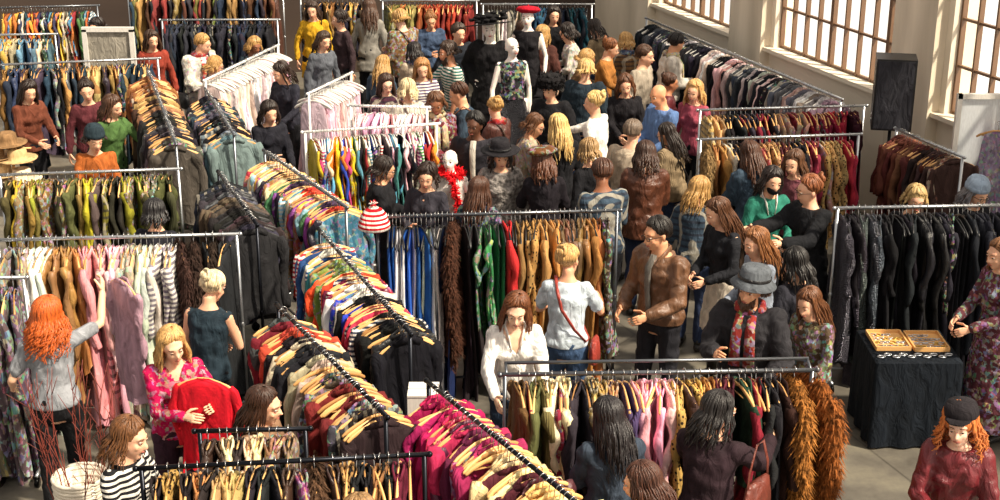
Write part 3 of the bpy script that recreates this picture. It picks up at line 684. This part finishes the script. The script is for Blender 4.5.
# ---------------------------------------------------------------- racks
rack(0.03,8.06,1.96,8.13,'c',['jp6a4a2c','sp8c2a3a','cp5a5a38','jpd8c0a0','sp7a2030','cp2c2a30','jp8a5a34','jP9c7a50','sp4a3a60','jpd8989c','spe4b0b4','jpe0a0a8','cp3a2a2a','cLb88a50','cLc49a5c','jp8a5c34','jp4c1c28','jp2a4a34','cp6a1c2a','jp1c1c20','cp4a3020','cp2e1c18','jl7a4a2a'],name='brown and burgundy coats',sp=.045,double=True,t1=.92,bare=.16)
rack(-.44,7.95,.44,6.42,'k',['jkc02858','jpa01848','sp8c1c4c','jpb02850','jp5a2038','sp7c1840','jkb83460','jpe0c090','cpd8b888','jp4a2028','jpd8b078','cpe8cca0','jp2c2628','jpc8a070'],name='magenta and camel jackets',sp=.05,bare=.32)
rack(-1.55,9.2,-.67,7.5,'k',['jp3c3a3c','jpb04030','jp6a1a24','jp1e1c20','cpd8c8b0','jp202024','jpa8a090','jp2c2a30','jF6a5a4a','jp7c2a2c','jp3a4048','jp141418','jp241c1c'],name='dark jackets',sp=.055,bare=.45)
rack(-1.45,10.8,-.6,8.72,'k',['jF8a7a60','sSb03038','sp2c4c7a','jpe4dcd0','sp3a8a88','jF6a7a3a','spd8502c','sS243050','sp7c2040','sFc03038','jpe8e0d4','sp2838a8','jp16161a','spc03048','sS303848','jp16161a','jp16161a','jp101014','jp141418'],name='colourful shirts and black jackets',sp=.045,hg='w',bare=.08)
rack(-2.56,12.4,-1.98,10.95,'k',['jp1a1a20','jp20242c','jp34343c','jp5a4a44','jp1c1c1c','jp3a2a30','jp282830'],name='dark coats',sp=.05,hg='b')
rack(-2.25,13.1,-1.3,11.4,'c',['sp9a3040','sFc06050','sp3a6a9a','spd8c090','sFb8407a','sp4a7a50','spe8dcc8','sp7a3a80','jpc83a2a','sF40708a','sp2a2a34','spc8a040','sp90a8b8','jp3a2a44','sF9a6a40','sp1c1c24'],name='multicoloured blouses',sp=.042,seq=False)
rack(-1.01,11.13,.98,11.3,'c',['dp4478c0','dp3060b0','dpf2eee6','dp2858a8','dpf0ece4','dpf2eee6','dp1c2a4c','dp18181c','fu4a2c20','dp2a2024','dpc02838','sF3a7a4a','dp2a6a4a','cpb02830','dL8a6a40','cp7a6040','cL9a7444','cpb08850','cpb89058','cl6a4a30','cl7a5c38','cl5c4030','cp8a6038','cp3a3028','jp8a2c2c'],name='long dresses and brown coats',sp=.043,hg='b',ln=1.25)
rack(-1.95,13.78,-.65,14.1,'w',['spe03858','sp2a3a90','spe8d0b0','sp5a9aaa','spd87830','sp8a2a6a','sp202028','sp3a7a40','spe0a8b8','spd8c030','spa03030','dF4a5a8a','sp1c1c28','spc04880'],name='bright summer tops',sp=.038,seq=False,hg='i')
rack(-1.6,14.85,-.78,14.78,'w',['spe8b8c0','spd8a0b0','spf0d8d8','spe4a8b0'],name='pale pink shawls',sp=.05,hg='i')
rack(-4.52,12.31,-2.95,12.5,'g',['jpa89c30','jp7a7a2c','cp7a5a30','jp3a3a24','cpb08a38','cp5a4a30','jp2c2a20','cp8a7440','jp4c4a2c','cF6a5a40','cp202020','jp6c5034','jp46443a'],name='olive and mustard coats',sp=.048,seq=False,hg='w')
rack(-3.96,10.56,-2.1,10.7,'g',['cF8a7a6a','cF6c6a5a','cpe8e4da','cpdcd4c4','jlb07848','jla8683c','cpd0909c','cpdca8b4','cpb890a0','cF9a9080','cpc8c4bc','cpa8a8ac','cS707078','fu3c2a26','fu2c201e','cp1e1e22','cp2a2830'],name='pale patterned coats and fur',sp=.042,hg='w',ln=1.3)
rack(-4.5,9.7,-3.5,9.74,'g',['cF5a4a4a','cF4a4440','cp3a3034','cF6a5a50','cF4c4048'],name='dark patterned dresses',sp=.045,hg='w',ln=1.3)
rack(-7.3,20.6,-5.9,20.8,'c',['sp4a7a9a','spc8a040','sp9a3a3a','sp3a5a3a','spd8c8b0','sp34344c','spc06a3a'],name='assorted shirts',sp=.05,seq=False,hg='b')
rack(-6.05,16.83,-4.2,17.2,'g',['jp2c3a4c','jp7a5030','jp1c1c20','cp3a3040','jpa8824c','jp5c2a2c','cp22303a','jp6a6a70','jpc8a878'],name='dark mixed jackets',sp=.05,seq=False,hg='w')
rack(-7.2,18.6,-5.9,18.7,'g',['jp5a7a8a','jpc89a4a','jp7a3a2a','jp2c3a2c','jp20202a','jpd0b898'],name='assorted jackets',sp=.05,seq=False)
rack(-5.8,22.2,-3.4,22.3,'g',['jp6a6a3a','jp2c3a4c','jp5a3a2a','jp9a7a4a','jp2a2a30','jp7a3030'],name='olive and brown jackets',sp=.055,seq=False)
rack(-4.7,19.68,-3.1,19.7,'g',['jp1c1e26','jp24242c','jp30343c','jp181818','cp202838'],name='black and navy jackets',sp=.05,seq=False,hg='b')
rack(-3.0,21.4,-2.0,21.4,'g',['jp7a5a34','jp3a2a20','jpa88848','jp20202a'],name='brown jackets',sp=.05,seq=False)
rack(-1.75,21.2,-.35,21.2,'g',['jp6a6a34','jp7a7440','jp8a4a2a','jp9a3c28','jp7a2c28','jp5a5030'],name='olive and rust jackets',sp=.05,hg='w')
rack(-.25,20.9,1.35,20.9,'g',['dpe8e0d4','dpe0d8cc','dpd8c8c0','jp2a3a5a','jp24405c','jp1c2438','jp2a5a6a','jp181a24'],name='cream dresses and blue jackets',sp=.05,hg='b')
rack(2.05,19.8,3.72,15.15,'g',['jp20242c','jp16161a','jp3a3e48','jp1a1c22','jpc8c4c0','jp24242c','jpd8c8c4','jp18181c','jpc8a0a0','jp303440','jpa8a4a4','jp202026','jpd0b8b4','jp5a5a64','jpe0d8d4','jp8a7a80'],name='black, grey and blush jackets',sp=.055,hg='i')
rack(2.12,14.66,3.9,14.85,'g',['jpb08858','jp1c1c20','jp24202a','jp6a1c2a','sFa08070','jp8a2030','sp7a1830','jp9a2438','jp3a1820'],name='burgundy and black jackets',sp=.05,hg='w')
rack(1.97,13.5,3.57,13.7,'g',['fu8a6844','jp9a7040','jpd8c8b8','jp1e1c20','cL8a6844','jp7a2c30','jLa88458','jp4c2024','jP5a3a3a','jp1c1c20','jp6c2430','jF9a7a6a','jL9c7a50','jp8a2434','cp4c1824'],name='leopard and burgundy coats',sp=.046,hg='w')
rack(4.0,13.9,4.36,12.9,'g',['jp5c2c28','jp6a4030','jp4a2420','jp3a2a28','jp7a5a48'],name='brown jackets',sp=.05,hg='w')
rack(2.84,11.36,4.3,11.44,'g',['cp18181c','cQ5c5c64','cp141418','dp1a1a1e','cp202024','cl17171a','cp24242a','dp16161a','cp1a1c24','cp2a2a30'],name='long black dresses and coats',sp=.046,hg='b',ln=1.15)
rack(-1.72,7.3,-1.12,7.33,'k',['jl3c2a22','jpd8c0a0','jp2c2424','jF7a5a4a'],name='brown jackets',sp=.05)
rack(-1.95,6.86,-.42,7.02,'k',['jp2a2222','jL9a7444','jp241e1e','cpb89868','jp8a3a3c','jp1c1c20','jF6a3a5a','jp34201c','fu4a3428','jp1e1e24','jL8a6a40','jp5c2030','jp202022'],name='leopard and dark coats',sp=.05,bare=.2)
rack(-3.39,16.04,-2.84,17.98,'w',['dpf0d8d4','dpecd0cc','dpf4e8e4','dpe8c4c4'],name='blush veils and slips',sp=.05,hg='i')
rack(-4.18,16.6,-3.15,13.35,'c',['jp7a5030','jp6a3a24','jpb08a58','jp3a2a24','jp8a6a48','jp202020','jp5c5450','jp2c2c30','jp4a4440'],name='brown and grey jackets',sp=.055,bare=.35)
rack(-3.3,15.6,-2.65,13.7,'c',['jp20202a','jp2a3a44','jp4a4a54','jp1a1a1e','jp6a7a84'],name='dark blue jackets',sp=.055,bare=.15)
rack(-2.12,15.4,-1.75,16.4,'w',['dpf0c0c8','dpecb4bc','dpf4d4d8'],name='pink tulle dresses',sp=.05,hg='i')
def lone(code,x,y,z,rz,lb,s=1,hg='w'):
    o=garment(code,V((x,y,z)),rz,hg,jit=False);o['label']=lab(lb);o.scale=(s,s,s)
    return o
lone('fu8c5a2c',1.85,8.13,1.6,.1,'long brown fur coat at the end of the rail',1.1)
lone('fu8a5628',1.985,8.13,1.6,.3,'shaggy brown fur coat hanging at the rail end',1.1)
lone('wkc81828',-1.93,8.42,1.48,1.45,'bright red knitted sweater held up on a hanger',.88)
lone('cpc090a0',-2.72,9.55,1.72,.75,'mauve coat being lifted from the rail by a person',.85)
lone('dF7a6a90',4.9,13.55,1.75,1.2,'colourful floral dress hung beside the white mirror',.9)
# ---------------------------------------------------------------- setting
def floor_mat():
    m,nt,bs=newmat('concrete_floor');L=nt.links.new
    tc=nd(nt,'ShaderNodeTexCoord')
    n1=nd(nt,'ShaderNodeTexNoise',i_Scale=1.3,i_Detail=8.0,i_Roughness=.7);L(tc.outputs['Object'],n1.inputs[0])
    c1=ramp(nt,n1.outputs[0],[(.3,hexc('46423c')),(.5,hexc('68635a')),(.7,hexc('86806f'))])
    v=nd(nt,'ShaderNodeTexVoronoi',i_Scale=.8);v.feature='DISTANCE_TO_EDGE';L(tc.outputs['Object'],v.inputs[0])
    c=mixc(nt,ramp(nt,v.outputs['Distance'],[(.0,g4(.6)),(.012,B4)]),c1,hexc('2e2a26'))
    L(c,bs.inputs['Base Color']);bs.inputs['Roughness'].default_value=.4
    bp=nd(nt,'ShaderNodeBump');bp.inputs['Strength'].default_value=.15;L(n1.outputs[0],bp.inputs['Height']);L(bp.outputs[0],bs.inputs['Normal'])
    return m
def struct(name,mb,mat,smooth=False):
    o=obj(name,mb.mesh(name,[mat],smooth));o['kind']='structure';return o
wd=V((.336,-.942,0)).normalized()
wn=V((.942,.336,0))
W0=V((2.8,20.27,0))
def wp(t,o,z):
    p=W0+wd*t+wn*o;return V((p.x,p.y,z))
b=MB()
e=wp(17,.0,0);f_=wp(-3.4,.0,0)
b.v=[V((-14,-1,0)),V((e.x,-1,0)),e,f_,V((-14,f_.y,0))]+[V((-14,-1,-.1)),V((e.x,-1,-.1)),e-V((0,0,.1)),f_-V((0,0,.1)),V((-14,f_.y,-.1))]
b.f=[(0,1,2,3,4),(9,8,7,6,5)]+[(i,i+5,(i+1)%5+5,(i+1)%5) for i in range(5)];b.m=[0]*7
struct('floor',b,floor_mat())
def wall_mat(nm,h1,h2):
    m,nt,bs=newmat(nm);n1=nd(nt,'ShaderNodeTexNoise',i_Scale=2.5,i_Detail=8.0)
    nt.links.new(ramp(nt,n1.outputs[0],[(.3,hexc(h1)),(.7,hexc(h2))]),bs.inputs['Base Color']);bs.inputs['Roughness'].default_value=.8
    return m
wm=wall_mat('plaster','dccfb8','f8eedc')
Rw=Matrix(((wd.x,wn.x,0),(wd.y,wn.y,0),(0,0,1)))
def wbox(b,t0,t1,z0,z1,o0,o1): b.box(wp((t0+t1)/2,(o0+o1)/2,(z0+z1)/2),(t1-t0,o1-o0,z1-z0),R=Rw)
b=MB()
wbox(b,-3.4,17,0,1.47,0,.3);wbox(b,-3.4,17,4.3,4.7,0,.3)
piers=[(-3.4,-1.2),(1.15,2.2),(4.85,5.8),(8.4,9.4),(12,13)]
for a,c in piers: wbox(b,a,c,1.47,4.3,0,.3)
struct('wall_right',b,wm)
for i,(a,c) in enumerate(piers[:4]):
    b=MB();wbox(b,a+.1,c-.1,0,4.7,-.14,.0);struct('trim_%d'%(i+1),b,wall_mat('pier%d'%i,'d0c4ae','f4e8d2'))
b=MB();wbox(b,-3.3,16.9,1.47,1.52,-.1,.28);struct('trim_9',b,wm)
wfm=solid('window_steel','7a5c44',.5)
for i in range(4):
    t0=piers[i][1];t1=piers[i+1][0];b=MB();n=int(round((t1-t0)/.3))
    for k in range(n+1):
        t=t0+(t1-t0)*k/n;th_=.03 if k%4==0 else .013;wbox(b,t-th_,t+th_,1.52,4.3,.08,.14)
    z=1.54
    while z<4.3: wbox(b,t0,t1,z-.014,z+.014,.09,.13);z+=.5
    struct('window_%d'%(i+1),b,wfm)
b=MB();b.box((-5.6,23.6,1.6),(17,.3,3.2));struct('wall_back',b,wall_mat('backwall','3a2e28','54443a'))
# ---------------------------------------------------------------- props
tx0,tx1,ty0,ty1=2.93,3.6,10.1,10.75
e=obj('display_table',None,loc=((tx0+tx1)/2,(ty0+ty1)/2,0),label='small table draped in black cloth holding jewellery trays',cat='table');e.empty_display_size=.1
b=MB();hx_,hy_=(tx1-tx0)/2,(ty1-ty0)/2
for x in(-1,1):
    for y in(-1,1): b.box((x*(hx_-.05),y*(hy_-.05),.36),(.04,.04,.72))
b.box((0,0,.725),(hx_*2-.02,hy_*2-.02,.03));obj('table_frame',b.mesh('table_frame',[M_wood],False),parent=e)
b=MB();per=72
for j,z in enumerate((.748,.74,.6,.4,.2,.02)):
    for k in range(per):
        u=k/per*4;s=int(u);t=u-s
        c=[(-1,-1),(1,-1),(1,1),(-1,1)];p0=c[s];p1=c[(s+1)%4]
        x=p0[0]+(p1[0]-p0[0])*t;y=p0[1]+(p1[1]-p0[1])*t
        g=1.01+(.0 if j<2 else (.02+.05*(j-2)/3*math.sin(k*1.05)))
        b.v.append(V((x*hx_*g,y*hy_*g,z)))
for j in range(5):
    for k in range(per):
        k2=(k+1)%per;b.f.append((j*per+k2,j*per+k,(j+1)*per+k,(j+1)*per+k2));b.m.append(0)
b.f.append(tuple(range(per)));b.m.append(0)
obj('tablecloth',b.mesh('tablecloth',[fab('plain')]),parent=e,color=hexc('141a22'))
for cx,cy in((3.12,10.5),(3.42,10.48)):
    b=MB();b.box((0,0,.008),(.27,.34,.012))
    for sx,sy,dx,dy in((0,-.17,.27,.012),(0,.17,.27,.012),(-.135,0,.012,.34),(.135,0,.012,.34)):b.box((sx,sy,.02),(dx,dy,.035))
    obj('jewellery_tray',b.mesh('tray',[M_wood],False),loc=(cx,cy,.749),label='shallow wooden jewellery tray on the black cloth',cat='tray')
    for i in range(22):
        r=random.uniform(.012,.026);b=MB();pp=[(r*math.cos(a*.5236),r*math.sin(a*.5236),0) for a in range(13)];b.tube(pp,[.004]*13,n=6)
        b.ell((r,0,.004),.008,8,6)
        obj('bracelet',b.mesh('bracelet',[fab('metal')]),loc=(cx-.1+.04*(i%6),cy-.12+.075*(i//6),.768),color=hexc(random.choice(['e0e0e4','d8b860','c8ccd4','a8a8b0'])),label='small metal ring or bracelet lying in a tray',cat='jewellery',group='jewellery on the table')
for i in range(10):
    b=MB();b.tube([(.03*math.cos(a*.6),.02*math.sin(a*.6),0) for a in range(11)],[.005]*11,n=6)
    obj('necklace',b.mesh('necklace',[fab('metal')]),loc=(2.99+.06*i,10.2+.04*(i%2),.758),color=hexc('d8dce0'),label='silver chain lying on black tablecloth',cat='jewellery',group='chains on the table')
e=obj('loudspeaker',None,loc=(4.05,14.32,0),rotz=rad(-12),label='black loudspeaker cabinet on a tripod stand',cat='speaker');e.empty_display_size=.1
b=MB();b.box((0,0,1.88),(.4,.34,.74));obj('cabinet',b.mesh('cab',[M_hblack],False),parent=e)
b=MB();b.box((0,-.175,1.88),(.36,.01,.7));obj('grille',b.mesh('grille',[fab('plain')],False),parent=e,color=hexc('34343a'))
b=MB();b.tube([(0,0,.1),(0,0,1.5)],[.018]*2)
for k in range(3):
    a=k*2.094;b.tube([(0,0,.6),(.4*math.cos(a),.4*math.sin(a),.02)],[.012]*2)
obj('tripod',b.mesh('tripod',[M_hblack]),parent=e)
e=obj('standing_mirror',None,loc=(4.78,13.75,0),rotz=rad(0),label='tall white-framed standing mirror near the window wall',cat='mirror');e.empty_display_size=.1
b=MB()
for x,z,dx,dz in((-.23,1,.05,2),(.23,1,.05,2),(0,1.975,.5,.05),(0,.025,.5,.05)):b.box((x,0,z),(dx,.05,dz))
obj('frame',b.mesh('frame',[M_hwhite],False),parent=e)
b=MB();b.box((0,.01,1),(.42,.01,1.92));obj('mirror_glass',b.mesh('mg',[solid('mirror','dfe4e8',.3,.2)],False),parent=e)
e=obj('wicker_basket',None,loc=(-2.62,7.85,0),label='tall pale wicker basket holding bare red twigs',cat='basket');e.empty_display_size=.1
b=MB()
for i in range(42):
    z=.02+i*.024;r=.11+.05*i/42+ .004*(i%2);b.tube([(r*math.cos(a*.3142),r*math.sin(a*.3142),z+.004*math.sin(a*3.14)) for a in range(21)],[.013]*21,n=6)
b.lathe([(.1,0),(.11,.02),(.16,1.0),(.15,1.0),(.1,.03),(0,.03)],20)
obj('weave',b.mesh('weave',[solid('wicker','e4dac8')]),parent=e)
tw=solid('twig_red','7a3428')
for i in range(18):
    b=MB();r2=random.Random(i);a=r2.uniform(0,6.28);p=V((.05*math.cos(a),.05*math.sin(a),.1));pts=[p.copy()];d=V((.14*math.cos(a),.14*math.sin(a),1))
    for j in range(9):
        p=p+d*.172+V((r2.uniform(-.03,.03),r2.uniform(-.03,.03),0));pts.append(p.copy())
    b.tube(pts,[.006-.00045*j for j in range(10)],n=5)
    for j in(4,5,6,7,8):
        q=pts[j];b.tube([q,q+V((r2.uniform(-.1,.1),r2.uniform(-.1,.1),.14))],[.003,.0015],n=4)
    obj('twig',b.mesh('twig',[tw]),loc=(-2.62,7.85,.02),label='thin bare red twig standing in a basket',cat='twig',group='twigs in the basket')
e=obj('hat_stand',None,loc=(-4.95,13.9,0),label='slim wooden stand stacked with brimmed hats',cat='hat stand');e.empty_display_size=.1
b=MB();b.tube([(0,0,0),(0,0,1.5)],[.015]*2);b.lathe([(.18,0),(.18,.02),(.02,.04)],20)
for k,z in enumerate((1.0,1.15,1.3,1.45)):b.tube([(-.2,0,z-.05),(.2,0,z-.05)],[.008]*2)
obj('pole',b.mesh('pole',[M_wood]),parent=e)
fp=[(.19,0.01),(.195,.017),(.15,.012),(.1,.015),(.097,.06),(.09,.11),(.07,.125),(.03,.115),(0,.11)]
b=MB();b.lathe(fp,24,1.12);fm=b.mesh('fedora',[fab('plain')])
for i,(dx,dy,z,h) in enumerate(((-.1,-.04,1.15,'d8b888'),(.08,-.04,1.3,'c8a878'),(-.02,0,1.45,'8a6a48'),(.12,-.09,1.1,'e0ccb0'),(-.16,-.02,1.32,'a8845c'),(.02,-.1,.98,'5a4636'))):
    obj('fedora_hat',fm,loc=(-4.95+dx,13.86+dy,z),color=hexc(h),label=f'{cname(h)} felt fedora stacked on the hat stand',cat='hat',group='hats on the stand')
b=MB();rn=random.Random(4)
for i in range(620):
    t=rn.uniform(0,1);a=t*6.28*1.6
    if t<.6: c=V((.12*math.cos(a*1.6),.1*math.sin(a*1.6),1.32+.02*math.sin(a)))
    else: c=V((.06+.03*math.sin(t*9),-.16,1.3-(t-.6)*1.5))
    d=V((rn.uniform(-1,1),rn.uniform(-1,1),rn.uniform(-1,1))).normalized()
    b.tube([c,c+d*.06],[.012,.002],n=4)
obj('feather_boa',b.mesh('boa',[fab('plain')]),loc=(-.48,13.15,.04),color=hexc('e0141e'),label='bright red feather boa draped on a white mannequin',cat='boa')
b=MB();b.lathe([(.12,0),(.135,.01),(.13,.06),(.12,.07),(.11,.12),(.07,.17),(.03,.19),(0,.192)],24)
for i in range(30):
    d=V((rn.uniform(-1,1),rn.uniform(-1,1),rn.uniform(-1,1))).normalized();b.tube([V((0,0,.21)),V((0,0,.21))+d*.045],[.012,.003],n=4)
obj('knitted_hat',b.mesh('knitted_hat',[fab('stripe')]),loc=(-1.04,11.12,1.5),color=hexc('c01824'),label='red and white striped knitted hat on the rail end',cat='hat')
def bag(x,y,z,rz,h,lb):
    e=obj('handbag',None,loc=(x,y,z),rotz=rz,label=lb,cat='handbag');e.empty_display_size=.05
    b=MB();b.tube([(0,0,-.12),(0,0,-.1),(0,0,0),(0,0,.1),(0,0,.12)],[(.1,.03),(.16,.055),(.15,.05),(.13,.035),(.1,.01)],n=20,ref=(1,0,0))
    obj('bag_body',b.mesh('bag_body',[fab('leather')]),parent=e,color=hexc(h))
    b=MB();b.tube([(-.12,0,.08),(-.11,0,.2),(-.04,0,.36),(.04,0,.36),(.11,0,.2),(.12,0,.08)],[(.014,.004)]*6,n=8)
    obj('bag_strap',b.mesh('bag_strap',[fab('leather')]),parent=e,color=hexc(h))
bag(1.52,7.42,1.1,.9,'6a3024','burgundy brown leather shoulder bag hanging at a hip')
b=MB();b.box((0,0,.66),(.2,.2,1.32));b.box((0,-.06,1.325),(.2,.09,.012));b.box((0,.06,1.325),(.2,.09,.012))
obj('white_box',b.mesh('white_box',[M_hwhite],False),loc=(-.5,8.42,0),label='tall white cardboard box standing between the racks',cat='box')
e=obj('framed_picture',None,loc=(-5.0,18.0,0),label='pale framed picture on an easel among the crowd',cat='picture');e.empty_display_size=.1
b=MB()
for x,z,dx,dz in((-.3,1.35,.06,.9),(.3,1.35,.06,.9),(0,1.8,.66,.06),(0,.9,.66,.06)):b.box((x,0,z),(dx,.05,dz))
for x in(-.28,.28):b.box((x,.03,.6),(.04,.04,1.2))
obj('frame',b.mesh('fr2',[M_hwhite],False),parent=e)
b=MB();b.box((0,.01,1.35),(.56,.01,.86));obj('picture_panel',b.mesh('mg2',[fab('plain')],False),parent=e,color=hexc('9a9488'))
# ---------------------------------------------------------------- light
w=bpy.data.worlds.new('w');sc.world=w;w.use_nodes=True;nt=w.node_tree;bg=nt.nodes['Background']
tc=nt.nodes.new('ShaderNodeTexCoord');sx=nt.nodes.new('ShaderNodeSeparateXYZ');nt.links.new(tc.outputs['Generated'],sx.inputs[0])
ma=nt.nodes.new('ShaderNodeMath');ma.operation='MULTIPLY_ADD';ma.inputs[1].default_value=.5;ma.inputs[2].default_value=.5;nt.links.new(sx.outputs['X'],ma.inputs[0])
r=ramp(nt,ma.outputs[0],[(.0,(.6,.54,.48,1)),(.5,(.72,.66,.6,1)),(.6,(1.5,1.4,1.25,1)),(1,(2.4,2.1,1.75,1))])
nt.links.new(r,bg.inputs[0]);bg.inputs[1].default_value=.9
s=bpy.data.lights.new('sun','SUN');s.energy=6.8;s.angle=rad(3);s.color=(1,.88,.7);so=bpy.data.objects.new('sun',s);COL.objects.link(so)
so.rotation_euler=V((.62,-.36,.85)).to_track_quat('Z','Y').to_euler()
cam=bpy.data.cameras.new('cam');cam.lens=51.23;cam.sensor_width=36;co_=bpy.data.objects.new('camera',cam);COL.objects.link(co_)
co_.location=(0,0,5.36);co_.rotation_euler=(rad(70),0,0);sc.camera=co_
sc.view_settings.view_transform='Standard'
